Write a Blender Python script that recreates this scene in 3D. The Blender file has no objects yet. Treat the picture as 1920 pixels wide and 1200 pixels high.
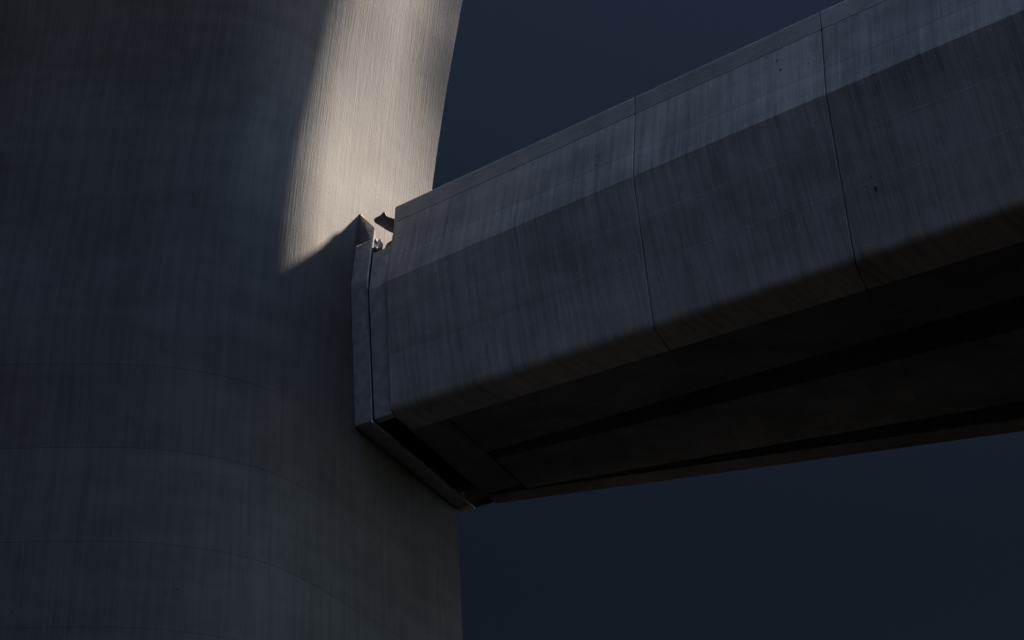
import bpy, bmesh, math, random
from mathutils import Vector, geometry
random.seed(7)
S = bpy.context.scene
COL = S.collection

# ------------------------------------------------------------------ camera
PITCH = math.radians(28.0725)
cam = bpy.data.cameras.new('camera')
cam.lens = 56.25; cam.sensor_width = 36.0; cam.clip_end = 6000
cam_o = bpy.data.objects.new('camera', cam); COL.objects.link(cam_o)
cam_o.location = (0, 0, 1.6)
cam_o.rotation_euler = (math.radians(90) + PITCH, 0, 0)
S.camera = cam_o

# ------------------------------------------------------------------ sky and sun
SUN_EL = math.radians(40.5)
SKY_LO, SKY_TOP, SKY_SIDE = 0.0215, 1.6, 2.6
SUN_AZ = math.radians(42.0)            # clockwise from +Y
w = bpy.data.worlds.new('World'); S.world = w; w.use_nodes = True
nt = w.node_tree; nt.nodes.clear()
sky = nt.nodes.new('ShaderNodeTexSky'); sky.sky_type = 'NISHITA'; sky.sun_disc = False
sky.sun_elevation = SUN_EL; sky.sun_rotation = SUN_AZ
sky.altitude = 3000; sky.air_density = 1.0; sky.dust_density = 0.0; sky.ozone_density = 2.0
bg = nt.nodes.new('ShaderNodeBackground'); bg.inputs['Strength'].default_value = 0.05
out = nt.nodes.new('ShaderNodeOutputWorld')
# the clear sky is deepest ahead and low, and gets lighter overhead and behind the camera
tcw = nt.nodes.new('ShaderNodeTexCoord')
def lobe(direction, lo, hi, gain):
    """smooth, very wide brightening of the clear sky around one direction"""
    d = nt.nodes.new('ShaderNodeVectorMath'); d.operation = 'DOT_PRODUCT'
    d.inputs[1].default_value = Vector(direction).normalized()
    nt.links.new(tcw.outputs['Generated'], d.inputs[0])
    m = nt.nodes.new('ShaderNodeMapRange'); m.interpolation_type = 'SMOOTHERSTEP'
    m.inputs['From Min'].default_value = lo; m.inputs['From Max'].default_value = hi
    m.inputs['To Min'].default_value = 0.0; m.inputs['To Max'].default_value = gain
    nt.links.new(d.outputs['Value'], m.inputs['Value']); return m.outputs[0]
def add(a, b):
    n_ = nt.nodes.new('ShaderNodeMath'); n_.operation = 'ADD'
    for i, v in enumerate((a, b)):
        if isinstance(v, float): n_.inputs[i].default_value = v
        else: nt.links.new(v, n_.inputs[i])
    return n_.outputs[0]
level = add(add(add(lobe((-.15, -.22, 1), .45, 1.0, SKY_TOP), lobe((.92, -.36, .12), .50, 1.0, SKY_SIDE)), lobe((0, 0, 1), .22, .9, .075)), SKY_LO)
vm = nt.nodes.new('ShaderNodeVectorMath'); vm.operation = 'SCALE'
nt.links.new(sky.outputs[0], vm.inputs[0]); nt.links.new(level, vm.inputs['Scale'])
hs = nt.nodes.new('ShaderNodeHueSaturation'); hs.inputs['Saturation'].default_value = 0.88
nt.links.new(vm.outputs[0], hs.inputs['Color'])
nt.links.new(hs.outputs[0], bg.inputs[0]); nt.links.new(bg.outputs[0], out.inputs[0])

sun = bpy.data.lights.new('sun', 'SUN'); sun.energy = 4.9; sun.angle = math.radians(4.0)
sun.color = (1.0, 0.85, 0.71)
sun_o = bpy.data.objects.new('sun', sun); COL.objects.link(sun_o)
SD = Vector((math.sin(SUN_AZ) * math.cos(SUN_EL), math.cos(SUN_AZ) * math.cos(SUN_EL), math.sin(SUN_EL)))
sun_o.rotation_euler = SD.to_track_quat('Z', 'Y').to_euler()
sun_o.location = (60, 60, 80)

S.render.engine = 'CYCLES'
S.view_settings.view_transform = 'Standard'; S.view_settings.look = 'None'
S.view_settings.exposure = 1.45; S.view_settings.gamma = 1.0
S.cycles.max_bounces = 6

# ------------------------------------------------------------------ helpers
O = Vector((-1.94126, 23.54884, 0))          # near lower corner of the girder end, in plan
T = Vector((0.38376668, 0.92343009, 0))      # across the girder, away from the camera
B = Vector((0.7742889, -0.63283228, 0))      # along the girder, away from the pylon
ZB = 12.448                                   # underside of the girder

def W(u, s, z):
    return O + T * u + B * s + Vector((0, 0, z))

def lerp(tab, x):
    if x <= tab[0][0]: return tab[0][1]
    for (a, b1), (c, d) in zip(tab, tab[1:]):
        if x <= c: return b1 + (d - b1) * (x - a) / (c - a)
    return tab[-1][1]

def props(o, label=None, cat=None, group=None, kind=None):
    if label: o['label'] = label
    if cat: o['category'] = cat
    if group: o['group'] = group
    if kind: o['kind'] = kind
    return o

def link(name, verts, faces, mat, parent=None, smooth=False):
    me = bpy.data.meshes.new(name)
    me.from_pydata([tuple(v) for v in verts], [], faces)
    bm = bmesh.new(); bm.from_mesh(me)
    bmesh.ops.recalc_face_normals(bm, faces=bm.faces); bm.to_mesh(me); bm.free()
    if smooth:
        for p in me.polygons: p.use_smooth = True
    me.materials.append(mat)
    o = bpy.data.objects.new(name, me); COL.objects.link(o)
    if parent is not None:
        o.parent = parent
        o.matrix_parent_inverse = parent.matrix_basis.inverted()
    return o

def empty(name, loc):
    o = bpy.data.objects.new(name, None); COL.objects.link(o); o.location = loc
    o.empty_display_size = .3
    return o

def inset(poly, d):
    """move each edge of a closed 2D polygon inwards by d"""
    n = len(poly)
    area = sum(poly[i][0] * poly[(i + 1) % n][1] - poly[(i + 1) % n][0] * poly[i][1] for i in range(n))
    sg = 1 if area > 0 else -1
    res = []
    for i in range(n):
        p0, p1, p2 = poly[i - 1], poly[i], poly[(i + 1) % n]
        e1 = Vector((p1[0] - p0[0], p1[1] - p0[1])).normalized()
        e2 = Vector((p2[0] - p1[0], p2[1] - p1[1])).normalized()
        n1 = Vector((-e1.y, e1.x)) * sg; n2 = Vector((-e2.y, e2.x)) * sg
        m = (n1 + n2); m = m / max(.3, m.dot(n1) if m.length else 1)
        res.append((p1[0] + m.x * d, p1[1] + m.y * d))
    return res

def loft(name, prof, s0, s1, mat, parent, n=6, ch=0.012, smooth=False, ins=0.0):
    """prism whose (u, z) profile is prof(s); its two end rims are chamfered"""
    st = [(s0, ch)] + [(s0 + ch + (s1 - s0 - 2 * ch) * i / n, 0) for i in range(n + 1)] + [(s1, ch)]
    verts, faces = [], []
    for s, d in st:
        p = prof(s)
        if d + ins: p = inset(p, d + ins)
        for u, z in p: verts.append(W(u, s, z))
    k = len(prof(s0))
    for i in range(len(st) - 1):
        for j in range(k):
            a = i * k + j; b = i * k + (j + 1) % k
            faces.append((a, b, b + k, a + k))
    faces.append(tuple(range(k)))
    faces.append(tuple(range((len(st) - 1) * k, len(st) * k)))
    o = link(name, verts, faces, mat, parent)
    if smooth:
        for p in o.data.polygons: p.use_smooth = len(p.vertices) == 4
        o.data.set_sharp_from_angle(angle=math.radians(13))
    return o

def plate(name, pts, thick, mat, parent=None, bevel=0.0):
    """polygon in world space given thickness along -normal"""
    pts = [Vector(p) for p in pts]
    n = geometry.normal(pts) if len(pts) > 2 else Vector((0, 0, 1))
    k = len(pts)
    verts = pts + [p - n * thick for p in pts]
    faces = [tuple(range(k)), tuple(range(2 * k - 1, k - 1, -1))] + [(i, (i + 1) % k, (i + 1) % k + k, i + k) for i in range(k)]
    o = link(name, verts, faces, mat, parent)
    if bevel:
        m = o.modifiers.new('bevel', 'BEVEL'); m.width = bevel; m.segments = 2; m.limit_method = 'ANGLE'
    return o

# ------------------------------------------------------------------ materials
def concrete(name, base, dark, rough=0.78, streak=0.35, streak_scale=(7, 7, .35), spec=.35,
             bump=.5, board=0.0, seed=0.0, fine=1.0, vary=.07, stain=.5, band=0.0, along=False, uv=False, scratch=.15):
    m = bpy.data.materials.new(name); m.use_nodes = True
    n = m.node_tree; N = n.nodes; L = n.links
    bs = N['Principled BSDF']
    tc = N.new('ShaderNodeTexCoord')
    off = N.new('ShaderNodeMapping'); off.inputs['Location'].default_value = (seed, seed * 1.7, seed * .6)
    if along:      # texture laid out along the girder: x runs with it, depth hardly counts
        rot = N.new('ShaderNodeMapping'); rot.inputs['Rotation'].default_value = (0, 0, math.radians(39.26))
        sq = N.new('ShaderNodeMapping'); sq.inputs['Scale'].default_value = (1, .06, 1)
        L.new(tc.outputs['Object'], rot.inputs['Vector']); L.new(rot.outputs[0], sq.inputs['Vector'])
        L.new(sq.outputs[0], off.inputs['Vector'])
    elif uv:       # laid out by girth and height
        sp = N.new('ShaderNodeSeparateXYZ'); cb = N.new('ShaderNodeCombineXYZ')
        L.new(tc.outputs['UV'], sp.inputs[0]); L.new(sp.outputs[0], cb.inputs[0]); L.new(sp.outputs[1], cb.inputs[2])
        L.new(cb.outputs[0], off.inputs['Vector'])
    else:
        L.new(tc.outputs['Object'], off.inputs['Vector'])
    def noise(scale, detail=4, vec=None, rgh=.55, dist=0.0, sc=(1, 1, 1)):
        mp = N.new('ShaderNodeMapping'); mp.inputs['Scale'].default_value = sc
        L.new(off.outputs[0], mp.inputs['Vector'])
        t = N.new('ShaderNodeTexNoise'); t.inputs['Scale'].default_value = scale
        t.inputs['Detail'].default_value = detail; t.inputs['Roughness'].default_value = rgh
        t.inputs['Distortion'].default_value = dist
        L.new(mp.outputs[0], t.inputs['Vector']); return t.outputs['Fac']
    def ramp(src, a, b, lo=0.0, hi=1.0):
        r = N.new('ShaderNodeMapRange'); r.inputs['From Min'].default_value = a; r.inputs['From Max'].default_value = b
        r.inputs['To Min'].default_value = lo; r.inputs['To Max'].default_value = hi
        L.new(src, r.inputs['Value']); return r.outputs[0]
    def math_(op, a, b):
        r = N.new('ShaderNodeMath'); r.operation = op
        for i, v in enumerate((a, b)):
            if isinstance(v, (int, float)): r.inputs[i].default_value = v
            else: L.new(v, r.inputs[i])
        return r.outputs[0]
    st = ramp(noise(1.0, 5, sc=streak_scale), .33, .67)
    st2 = ramp(noise(1.0, 3, sc=tuple(v * 4 for v in streak_scale)), .3, .7)
    blot = ramp(noise(.55, 5, dist=.6), .35, .65)
    blot2 = ramp(noise(2.6, 6, dist=.3), .35, .65)
    grit = ramp(noise(38 * fine, 3), .3, .7)
    # tone = mix of streaks, blotches, grit
    t = math_('ADD', math_('MULTIPLY', st, streak), math_('MULTIPLY', st2, streak * .55))
    t = math_('ADD', t, math_('MULTIPLY', blot, stain))
    t = math_('ADD', t, math_('MULTIPLY', blot2, stain * .5))
    t = math_('ADD', t, math_('MULTIPLY', grit, .18))
    tot = streak * 1.55 + stain * 1.5 + .18 + band
    if band:
        t = math_('ADD', t, math_('MULTIPLY', ramp(noise(1.0, 4, dist=.4, sc=(.22, .22, 2.6)), .35, .65), band))
    t = math_('DIVIDE', t, tot)
    mix = N.new('ShaderNodeMix'); mix.data_type = 'RGBA'
    mix.inputs['A'].default_value = (*dark, 1); mix.inputs['B'].default_value = (*base, 1)
    L.new(ramp(t, .28, .72), mix.inputs['Factor'])
    # air holes
    vo = N.new('ShaderNodeTexVoronoi'); vo.inputs['Scale'].default_value = 7.5 * fine
    L.new(off.outputs[0], vo.inputs['Vector'])
    sel = ramp(noise(3.1, 2), .52, .60)
    hole = math_('MULTIPLY', ramp(vo.outputs['Distance'], .05, .11, 1, 0), sel)
    m2 = N.new('ShaderNodeMix'); m2.data_type = 'RGBA'
    L.new(hole, m2.inputs['Factor']); L.new(mix.outputs['Result'], m2.inputs['A'])
    m2.inputs['B'].default_value = (dark[0] * .45, dark[1] * .45, dark[2] * .45, 1)
    oi = N.new('ShaderNodeObjectInfo')
    sc_ = N.new('ShaderNodeVectorMath'); sc_.operation = 'SCALE'
    L.new(m2.outputs['Result'], sc_.inputs[0]); L.new(ramp(oi.outputs['Random'], 0, 1, 1 - vary, 1 + vary), sc_.inputs['Scale'])
    L.new(sc_.outputs[0], bs.inputs['Base Color'])
    bs.inputs['Roughness'].default_value = rough
    L.new(ramp(blot, 0, 1, rough - .02, rough + .02), bs.inputs['Roughness'])
    bs.inputs['Specular IOR Level'].default_value = spec
    # relief
    scr = ramp(noise(9.0, 6, dist=1.4, sc=(1, 1, .4)), .45, .62)
    h = math_('ADD', math_('MULTIPLY', st2, .35), math_('MULTIPLY', grit, .25))
    h = math_('ADD', h, math_('MULTIPLY', scr, scratch))
    h = math_('ADD', h, math_('MULTIPLY', st, .12))
    h = math_('ADD', h, math_('MULTIPLY', ramp(noise(110, 2), .3, .7), .14))
    h = math_('SUBTRACT', h, math_('MULTIPLY', hole, 1.2))
    bp = N.new('ShaderNodeBump'); bp.inputs['Strength'].default_value = bump; bp.inputs['Distance'].default_value = .012
    L.new(h, bp.inputs['Height']); L.new(bp.outputs[0], bs.inputs['Normal'])
    return m

def simple(name, col, rough, metal=0.0, bump=0.0, scale=30, spec=.5):
    m = bpy.data.materials.new(name); m.use_nodes = True
    N = m.node_tree.nodes; L = m.node_tree.links; bs = N['Principled BSDF']
    tc = N.new('ShaderNodeTexCoord')
    t = N.new('ShaderNodeTexNoise'); t.inputs['Scale'].default_value = scale; t.inputs['Detail'].default_value = 5
    L.new(tc.outputs['Object'], t.inputs['Vector'])
    r = N.new('ShaderNodeValToRGB'); r.color_ramp.elements[0].position = .35; r.color_ramp.elements[1].position = .65
    r.color_ramp.elements[0].color = (*[c * .72 for c in col], 1); r.color_ramp.elements[1].color = (*col, 1)
    L.new(t.outputs['Fac'], r.inputs[0]); L.new(r.outputs[0], bs.inputs['Base Color'])
    bs.inputs['Roughness'].default_value = rough; bs.inputs['Metallic'].default_value = metal
    bs.inputs['Specular IOR Level'].default_value = spec
    if bump:
        bp = N.new('ShaderNodeBump'); bp.inputs['Strength'].default_value = bump; bp.inputs['Distance'].default_value = .004
        L.new(t.outputs['Fac'], bp.inputs['Height']); L.new(bp.outputs[0], bs.inputs['Normal'])
    return m

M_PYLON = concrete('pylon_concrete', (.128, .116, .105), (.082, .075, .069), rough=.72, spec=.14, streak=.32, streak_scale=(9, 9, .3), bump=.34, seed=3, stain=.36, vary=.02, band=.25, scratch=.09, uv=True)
M_WEB = concrete('girder_concrete', (.74, .65, .59), (.40, .36, .33), rough=.72, streak=.5, streak_scale=(11, 11, .35), bump=.3, seed=11, stain=.45, band=.25, along=True)
M_COPE = concrete('coping_concrete', (.68, .61, .56), (.46, .42, .39), rough=.7, streak=.2, streak_scale=(2, 2, 6), bump=.3, seed=17, stain=.4, along=True)
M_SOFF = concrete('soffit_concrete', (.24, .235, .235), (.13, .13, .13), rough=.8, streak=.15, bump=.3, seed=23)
M_STEEL = simple('painted_steel', (.68, .63, .62), .5, 0.0, .05, 7)
M_POL = simple('polished_steel', (.75, .72, .69), .16, 1.0, .12, 14)
M_RUB = simple('black_rubber', (.01, .009, .012), .55, 0, .3, 20)
M_PIT = simple('pit_patch_dark', (.16, .155, .155), .9, 0, .4, 25)
M_DARK = simple('joint_filler', (.02, .02, .022), .9)
M_STONE = simple('bearing_stone', (.26, .24, .17), .9, 0, .5, 12)

# ------------------------------------------------------------------ ground
gm = simple('dark_ground', (.0016, .002, .0024), .9, 0, .4, 3, spec=0.0)
g = 3000
ground = link('ground', [(-g, -g, 0), (g, -g, 0), (g, g, 0), (-g, g, 0)], [(0, 1, 2, 3)], gm)
props(ground, kind='structure')

# ------------------------------------------------------------------ pylon
LO = [(-9, 66), (0, 67.5), (1.0, 58), (2.2, 29.5), (3.8, 0), (5.5, -6), (9, -10), (10.5, -50), (13, -95)]
HI = [(-9, 60), (-4, 61), (-1.2, 64.5), (.1, 67.5), (.55, 66), (2.2, 31), (2.7, 6), (4, -9), (6, -15), (9, -19), (10.5, -50), (13, -95)]
TOP = [(-9, 58), (-3, 60), (-1.2, 68.5), (.2, 66), (1.2, 57), (2.3, 28), (3.0, 4), (4, -9), (6, -15), (9, -19), (10.5, -50), (13, -95)]
DXT = [(0, 0.566), (4, 0.388), (8, 0.211), (9, 0.169), (10, 0.13), (11, 0.098), (12, 0.071), (12.5, 0.055), (13, 0.047), (14, 0.042), (15, 0.055), (16, 0.084), (17, 0.13), (18, 0.192), (19, 0.269), (20, 0.36), (21, 0.463), (22, 0.579), (23, 0.704), (24, 0.837), (25, 0.976), (26, 1.119), (28, 1.404)]
LFT = [(0, 5.311), (4, 5.223), (8, 5.135), (9, 5.106), (10, 5.094), (11, 5.079), (12, 4.988), (12.5, 4.873), (13, 4.599), (14, 4.027), (15, 3.55), (16, 3.258), (17, 3.076), (18, 3.013), (19, 3.064), (20, 3.125), (21, 3.194), (22, 3.27), (23, 3.351), (24, 3.436), (25, 3.523), (26, 3.609), (28, 3.777)]
def catmull(tab, x):
    n = len(tab)
    if x <= tab[0][0]: return tab[0][1]
    for i in range(n - 1):
        if x <= tab[i + 1][0]:
            (x0, y0), (x1, y1) = tab[i], tab[i + 1]
            a = tab[i - 1] if i else tab[i]; b = tab[i + 2] if i + 2 < n else tab[i + 1]
            m0 = (y1 - a[1]) / (x1 - a[0]); m1 = (b[1] - y0) / (b[0] - x0)
            h = x1 - x0; t = (x - x0) / h
            return (2*t**3 - 3*t*t + 1) * y0 + (t**3 - 2*t*t + t) * h * m0 + (-2*t**3 + 3*t*t) * y1 + (t**3 - t*t) * h * m1
    return tab[-1][1]
def smooth01(x):
    x = max(0, min(1, x)); return x * x * (3 - 2 * x)
def plan(z):
    k = smooth01((z - 12.2) / 3.0); k2 = smooth01((z - 15.5) / 5.0)
    dy = -0.05 * max(0, z - 16.8) ** 1.7
    m = smooth01((z - 9.5) / 1.5) * (1 - smooth01((z - 15.5) / 6))
    c = O - B * .82 - T * .35 + (Vector((1, 0, 0)) * (1 - m) + T * 1.8 * m) * catmull(DXT, z) + Vector((0, dy, 0))
    c.z = 0
    Lf = catmull(LFT, z); LA = -.70
    def go(l1, n):
        p = c.copy(); h = (l1 - LA) / n; r = [p.copy()]
        for i in range(n):
            l = LA + (i + .5) * h
            a = math.radians(lerp(LO, l) * (1 - k) + (lerp(HI, l) * (1 - k2) + lerp(TOP, l) * k2) * k)
            p = p - Vector((math.cos(a), math.sin(a), 0)) * h
            # the left of the shaft swells towards the viewer with height
            r.append(p + Vector((0, -.02 * max(0, z - 8.5) ** 2 * smooth01((l + h / 2 - 2.2) / 8), 0)))
        return r
    right = go(-Lf, 24)[::-1]           # far right edge ... face start
    left = go(13.0, 160)[1:]
    pts = right + left
    e = right[0]; q = left[-1]
    back = [e + (-B) * d for d in (.25, 2.0, 5.0)]
    back[0] = e - B * .25 + T * .02
    pts = pts + [q + Vector((0.6, 4, 0)), back[2] + Vector((-1.5, 3, 0)), back[2], back[1], back[0]]
    return [Vector((p.x, p.y, z)) for p in pts], 24

pyl = empty('pylon', tuple(O - B * 3))
props(pyl, 'massive pale concrete pylon with rounded corner and a sunlit upper right face', 'pylon')
LIFTS = [0, 2.7, 5.4, 8.10, 9.32, 10.80, 12.10, 28.0]
GROOVE = {}
def groove_depth(j):
    # the vertical formwork joints: index along the left walk -> recess depth
    return {24 + 118: .012}.get(j, 0)
for z0, z1 in zip(LIFTS, LIFTS[1:]):
    zs = [z0 + .0005, z0 + .004]
    nz = max(2, int((z1 - z0) / .3))
    zs += [z0 + .005 + (z1 - z0 - .01) * i / nz for i in range(1, nz)]
    zs += [z1 - .005, z1 - .0008]
    verts, faces = [], []
    for i, z in enumerate(zs):
        pts, _ = plan(z)
        cen = Vector((-7, 27, z))
        edge = .003 if i in (0, len(zs) - 1) else 0
        for j, p in enumerate(pts):
            gd = groove_depth(j) + edge
            if gd: p = p + (cen - p).normalized() * gd
            verts.append(p)
    k = len(pts)
    for i in range(len(zs) - 1):
        for j in range(k):
            a = i * k + j; b = i * k + (j + 1) % k
            faces.append((a, b, b + k, a + k))
    faces.append(tuple(range(k))); faces.append(tuple(range((len(zs) - 1) * k, len(zs) * k)))
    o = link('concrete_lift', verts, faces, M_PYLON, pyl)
    lay = o.data.uv_layers.new(name='girth_height')
    for lp in o.data.loops:
        i, j = divmod(lp.vertex_index, k)
        Lf = catmull(LFT, zs[i])
        g_ = (-Lf + (Lf - .70) / 24 * j) if j < 24 else -.70 + (j - 24) * 13.7 / 160
        lay.data[lp.index].uv = (g_, zs[i])
    # smooth except at the sharp right-hand arris
    me = o.data
    for p in me.polygons: p.use_smooth = len(p.vertices) == 4
    me.set_sharp_from_angle(angle=math.radians(28))

# ------------------------------------------------------------------ girder
girder = empty('box_girder', tuple(W(0, 0, 0)))
props(girder, 'long dark concrete box girder of jointed segments running from the pylon to the upper right', 'bridge girder')
ZC, ZT = 15.945, 16.296
def uA(s): return .05 + .065 * s - .0015 * s * s
def uB(s): return .72 + .062 * s + .0 * s
def uG1n(s): return 2.25 + .057 * s
def uG1f(s): return 2.53 + .127 * s
def uG2n(s): return 3.85 + .248 * s
def uG2f(s): return 3.85 + .315 * s
def uF(s): return 4.29 + .322 * s
def web_prof(s):
    a = uA(s)
    def seam(p, q, f, d=.0015, w=.004):
        x, z = p[0] + (q[0] - p[0]) * f, p[1] + (q[1] - p[1]) * f
        return [(x, z + w), (x + d, z), (x, z - w)]
    p1, p2, p3 = (-.205, ZC - .012), (-.436, 14.66), (a - .125, ZB + .13)
    arc = []
    for q in range(1, 9):
        f = q / 8; c0, c1, c2 = p3, (a - .085, ZB + .0), (a + .04, ZB)
        arc.append(tuple((1 - f) ** 2 * c0[k] + 2 * f * (1 - f) * c1[k] + f * f * c2[k] for k in (0, 1)))
    def near(p, q, d):
        v = Vector((q[0] - p[0], q[1] - p[1])); v = v.normalized() * d
        return (p[0] + v.x, p[1] + v.y)
    p3a = near(p3, p2, .01)
    return [p1] + seam(p1, p2, .62) + [p2] + seam(p2, p3, .30) + seam(p2, p3, .62) + [p3a, p3] + arc + [(a + .075, ZB),
            (uB(s) - .008, ZB), (uB(s) - .008, ZB + .7), (.75, 15.6), (1.0, ZC - .012)]
def cope_prof(s):
    return [(-.20, ZC + .004), (-.19, ZT - .05), (-.168, ZT - .015), (-.12, ZT), (1.0, ZT), (1.0, ZC + .004)]
def band_prof(s): return [(uB(s) + .004, ZB + .012), (uG1n(s), ZB + .012), (uG1n(s) - .05, ZB + .75), (uB(s) + .004, ZB + .75)]
def mid_prof(s): return [(uG1f(s), ZB + .01), (uG2n(s), ZB + .01), (uG2n(s), ZB + .72), (uG1f(s) - .1, ZB + .72)]
def far_prof(s): return [(uG2f(s), ZB + .0), (uF(s), ZB), (uF(s) + 2.8, ZB + 1.25), (uF(s) + 7.6, ZB + 3.2), (uF(s) + 7.6, ZB + 3.5), (uF(s), ZB + 2.6), (uG2f(s), ZB + .9)]  # wide far wing is added out of view to shade the lower pylon
def slab_prof(s): return [(1.02, ZB + .76), (uG2f(s) - .004, ZB + .76), (uG2f(s) - .004, ZB + 1.5), (uF(s) + 1.0, ZT - .2), (1.02, ZT - .1)]
JT = [0.0, 5.043, 8.283, 11.523, 14.763, 18.0, 21.24]
GAP = .0045
for i, (a, b) in enumerate(zip(JT, JT[1:])):
    s0 = a + (GAP if i else 0); s1 = b - GAP
    loft('girder_segment', web_prof, s0, s1, M_WEB, girder, ch=.015, smooth=True)
    loft('coping', cope_prof, s0, s1, M_COPE, girder, ch=.012)
    q0 = s0 if i else .80
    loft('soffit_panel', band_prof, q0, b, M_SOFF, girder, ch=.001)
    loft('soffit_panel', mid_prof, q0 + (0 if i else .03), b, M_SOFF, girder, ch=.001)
    loft('edge_beam_shade_wing', far_prof, a, b, M_SOFF, girder, ch=.001)
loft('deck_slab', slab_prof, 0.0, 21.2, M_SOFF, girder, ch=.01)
core = lambda s: [(-.16, ZC), (-.38, 14.66), (uA(s) - .05, ZB + .16), (uA(s) + .08, ZB + .05), (uB(s) - .06, ZB + .05), (.68, 15.6), (.9, ZT - .008), (-.15, ZT - .008), (-.178, ZT - .04)]
loft('joint_filler', core, .05, 21.2, M_DARK, girder, ins=0)
loft('unseen_shade_kerb', lambda s: [(.75, 15.95), (1.01, 15.95), (1.01, 16.62), (.75, 16.62)] if s < -.004 else [(.75, ZT + .003), (1.01, ZT + .003), (1.01, 16.62), (.75, 16.62)], -.35, 21.2, M_SOFF, girder, n=60, ch=.01)  # unseen kerb added to block a stray spot of sun on the pylon
# solid cross beam that closes the girder at the pylon end
def cross(name, u0, u1, s00, s01, s10, s11, z0, z1, mat, parent):
    """box whose s range runs from (s00..s01) at u0 to (s10..s11) at u1"""
    v = [W(u0, s00, z0), W(u0, s01, z0), W(u1, s11, z0), W(u1, s10, z0)]
    v += [p + Vector((0, 0, z1 - z0)) for p in v]
    return link(name, v, [(0, 1, 2, 3), (7, 6, 5, 4), (0, 4, 5, 1), (1, 5, 6, 2), (2, 6, 7, 3), (3, 7, 4, 0)], mat, parent)
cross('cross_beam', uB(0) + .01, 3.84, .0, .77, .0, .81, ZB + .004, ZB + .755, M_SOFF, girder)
# end block recessed behind the face of the first segment
def endb_prof(s): return [(-.315, 15.42), (-.405, 14.66), (-.02, ZB + .05), (.0, ZB + .004), (.16, ZB + .004), (.2, ZB + .35), (4.163, ZB + .35), (4.163, 15.42)]
loft('end_block', endb_prof, -.388, -.004, M_STEEL, girder, ch=.006)

# ------------------------------------------------------------------ steel collar on the pylon
collar = empty('joint_collar', tuple(W(0, -.8, ZB)))
props(collar, 'grey steel collar wrapping the girder end, fixed to the pylon face, polished pointed top', 'steel collar')
sa, sb, th = -.815, -.455, .018
KZ = 14.88; KU = -.425
lo_ = (-.03, ZB + .0)
def side_u(z):
    if z > KZ: return KU + (z - KZ) * .118
    return KU + (lo_[0] - KU) * (KZ - z) / (KZ - lo_[1])
# painted lower side plate (folded along the girder's crease)
def side_plate(name, zlist, mat, top_in=None, th=th):
    verts, faces = [], []
    rows = []
    for z in zlist:
        u = side_u(z)
        rows.append([(u, sa, z), (u, sb, z), (u + th, sb, z), (u + th, sa, z)])
    if top_in is not None:
        r = rows[-1]; r[1] = (r[1][0], r[1][1], top_in); r[2] = (r[2][0], r[2][1], top_in)
    for r in rows: verts += [W(*q) for q in r]
    for i in range(len(rows) - 1):
        for j in range(4):
            a = i * 4 + j; b = i * 4 + (j + 1) % 4
            faces.append((a, b, b + 4, a + 4))
    faces.append((0, 1, 2, 3)); n = len(verts); faces.append((n - 4, n - 3, n - 2, n - 1))
    o = link(name, verts, faces, mat, collar)
    m = o.modifiers.new('bevel', 'BEVEL'); m.width = .004; m.segments = 2; m.limit_method = 'ANGLE'
    return o
side_plate('side_plate', [lo_[1] + .02, 13.2, 14.0, KZ, 15.2, 15.70], M_STEEL)
side_plate('top_flashing', [15.706, 15.9, 16.42], M_POL, top_in=16.01, th=.012)
# lip along the free edge of the side plate
verts = []; faces = []
zl = [lo_[1] + .02, KZ, 15.98]
for z in zl:
    u = side_u(z)
    verts += [W(u - .006, sb + .002, z), W(u - .006, sb + .022, z), W(u + .05, sb + .022, z), W(u + .05, sb + .002, z)]
for i in range(2):
    for j in range(4):
        a = i * 4 + j; b = i * 4 + (j + 1) % 4; faces.append((a, b, b + 4, a + 4))
faces += [(0, 1, 2, 3), (8, 9, 10, 11)]
link('lip', verts, faces, M_STEEL, collar)
# bottom plate
v = [W(-.03, sa, ZB - .008), W(-.03, sb, ZB - .008), W(4.16, sb, ZB - .008), W(4.28, sa, ZB - .008)]
v += [p + Vector((0, 0, .022)) for p in v]
link('bottom_plate', v, [(0, 1, 2, 3), (7, 6, 5, 4), (0, 4, 5, 1), (1, 5, 6, 2), (2, 6, 7, 3), (3, 7, 4, 0)], M_STEEL, collar)
v = [W(4.17, sa, ZB), W(4.17, -.02, ZB), W(4.20, -.02, ZB), W(4.20, sa, ZB)]  # added dark plate that blocks sun entering the joint from the far side
v += [p + Vector((0, 0, 2.8)) for p in v]
link('far_sun_block', v, [(0, 1, 2, 3), (7, 6, 5, 4), (0, 4, 5, 1), (1, 5, 6, 2), (2, 6, 7, 3), (3, 7, 4, 0)], M_DARK, collar)
gap_fill_prof = lambda s: [(-.24, 15.60), (-.36, KZ), (.04, ZB + .34), (4.1, ZB + .34), (4.1, 15.60)]
loft('gap_dark_fill', gap_fill_prof, sa + .02, -.41, M_DARK, collar, n=2, ch=.004)  # added dark filling that keeps the gap black and stops sun passing through
# back plate against the pylon with a falling top edge
bp_pts = [W(-.40, sa + .02, 15.0), W(1.5, sa + .02, 15.0), W(1.3, sa + .02, 15.2), W(.66, sa + .02, 16.34), W(-.225, sa + .02, 16.43), W(-.385, sa + .02, 15.2)]
plate('back_plate', bp_pts, .012, M_POL, collar)

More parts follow.
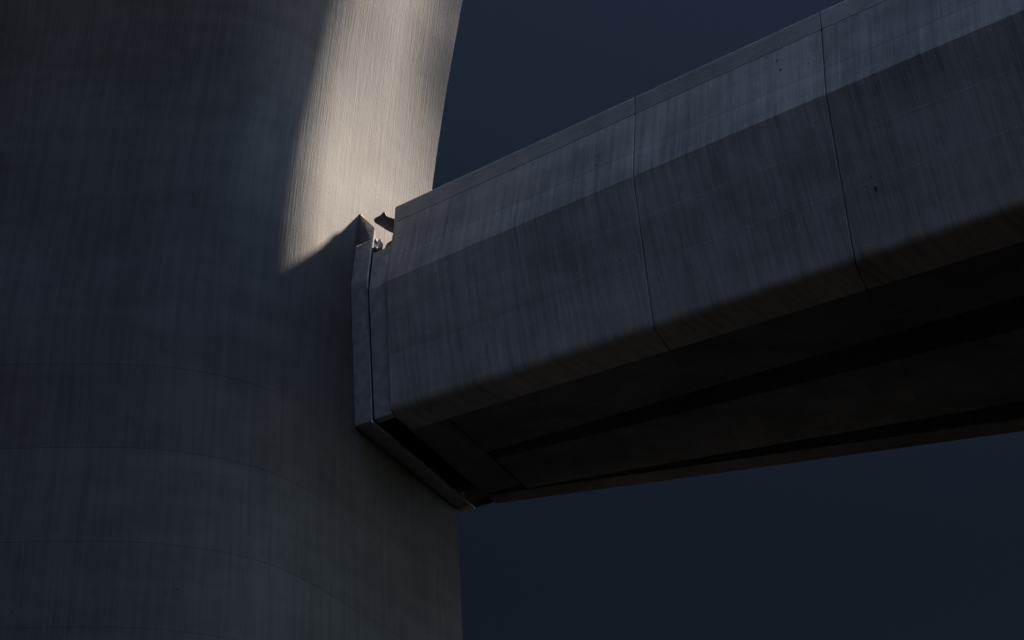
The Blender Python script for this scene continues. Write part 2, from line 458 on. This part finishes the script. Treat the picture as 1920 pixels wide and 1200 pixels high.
# ------------------------------------------------------------------ loose things in the joint
def blob(name, outline, u0, u1, mat, shrink=.8, sub=2):
    """soft body from an (s, z) outline swept across u"""
    k = len(outline)
    pts = [p if len(p) == 3 else (0, p[0], p[1]) for p in outline]
    cs = sum(p[1] for p in pts) / k; cz = sum(p[2] for p in pts) / k
    verts, faces = [], []
    us = [(u0, shrink * .9), (u0 + (u1 - u0) * .3, 1.0), (u0 + (u1 - u0) * .7, .95), (u1, shrink * .7)]
    for u, f in us:
        for du, s, z in pts: verts.append(W(u + du, cs + (s - cs) * f, cz + (z - cz) * f))
    for i in range(3):
        for j in range(k):
            a = i * k + j; b = i * k + (j + 1) % k; faces.append((a, b, b + k, a + k))
    faces += [tuple(range(k)), tuple(range(3 * k, 4 * k))]
    o = link(name, verts, faces, mat, None, smooth=True)
    if sub:
        m = o.modifiers.new('soft', 'SUBSURF'); m.levels = sub; m.render_levels = sub
    return o
flap = blob('rubber_flap', [(0.16, -0.771, 16.524), (0.143, -0.696, 16.54), (0.111, -0.557, 16.489), (0.09, -0.475, 16.53), (0.085, -0.43, 16.53), (0.077, -0.385, 16.39), (0.028, -0.188, 16.253), (-0.007, -0.035, 16.141), (-0.007, -0.021, 15.824), (0.038, -0.219, 15.979), (0.077, -0.388, 16.119), (0.097, -0.483, 16.222), (0.125, -0.61, 16.342), (0.15, -0.72, 16.431)], -.02, .10, M_RUB, shrink=.97, sub=1)
props(flap, 'black rubber seal bulging out of the joint beside the sunlit pylon', 'rubber seal')
pad = blob('bearing_pad', [(-.44, 15.50), (-.437, 15.76), (-.365, 15.85), (-.24, 15.87), (.0, 15.86), (.0, 15.50)], .04, .5, M_RUB, shrink=.97, sub=1)
props(pad, 'dark lump on top of the end block below the black rubber seal', 'bearing pad')
br = blob('steel_bracket', [(-.62, 15.62), (-.66, 15.98), (-.62, 16.05), (-.56, 15.93), (-.50, 15.98), (-.47, 15.90), (-.50, 15.62)], .06, .2, M_POL, shrink=.9, sub=0)
props(br, 'small shiny steel bracket wedged between the collar and the dark lump', 'bracket')
ls = blob('concrete_pad', [(-.42, ZB + .05), (-.42, ZB + .22), (-.06, ZB + .22), (-.02, ZB + .12), (-.06, ZB + .05)], 3.6, 4.12, M_STONE, shrink=.97, sub=1)
props(ls, 'small yellowish pad in the gap at the far lower end of the girder', 'concrete pad')

# small dark raised patches standing in for open pits on the girder side
nw = T.cross(Vector((0, 0, 1))).normalized()
def on_face(s_, z):
    return -.205 + (ZC - .012 - z) / (ZC - .012 - 14.66) * (-.436 + .205) if z > 14.66 else -.436 + (14.66 - z) / (14.66 - ZB - .13) * (uA(s_) - .125 + .436)
for s_, z, rr in ((4.35, 15.40, .028), (4.33, 15.22, .035), (3.05, 15.86, .022), (7.55, 15.72, .035), (7.6, 15.50, .04), (8.75, 13.25, .05), (8.72, 13.42, .022), (2.85, 13.05, .022), (8.05, 15.38, .022)):
    k = 9; vs = []
    for lay, dd in ((0, -.003), (1, .012)):
        for i in range(k):
            a = 2 * math.pi * i / k; q = rr * .6 * random.uniform(.7, 1.15)
            zz = z + q * 1.3 * math.sin(a); ss = s_ + q * .8 * math.cos(a)
            vs.append(W(on_face(ss, zz) + dd, ss, zz))
    link('pit_patch', vs, [tuple(range(k)), tuple(range(k, 2 * k))] + [(i, (i + 1) % k, (i + 1) % k + k, i + k) for i in range(k)], M_PIT, girder)

# folded edge of the collar's bottom plate
v = [W(-.03, sb + .003, ZB - .035), W(-.03, sb + .018, ZB - .035), W(4.16, sb + .018, ZB - .035), W(4.16, sb + .003, ZB - .035)]
v += [p + Vector((0, 0, .05)) for p in v]
link('lip', v, [(0, 1, 2, 3), (7, 6, 5, 4), (0, 4, 5, 1), (1, 5, 6, 2), (2, 6, 7, 3), (3, 7, 4, 0)], M_STEEL, collar)
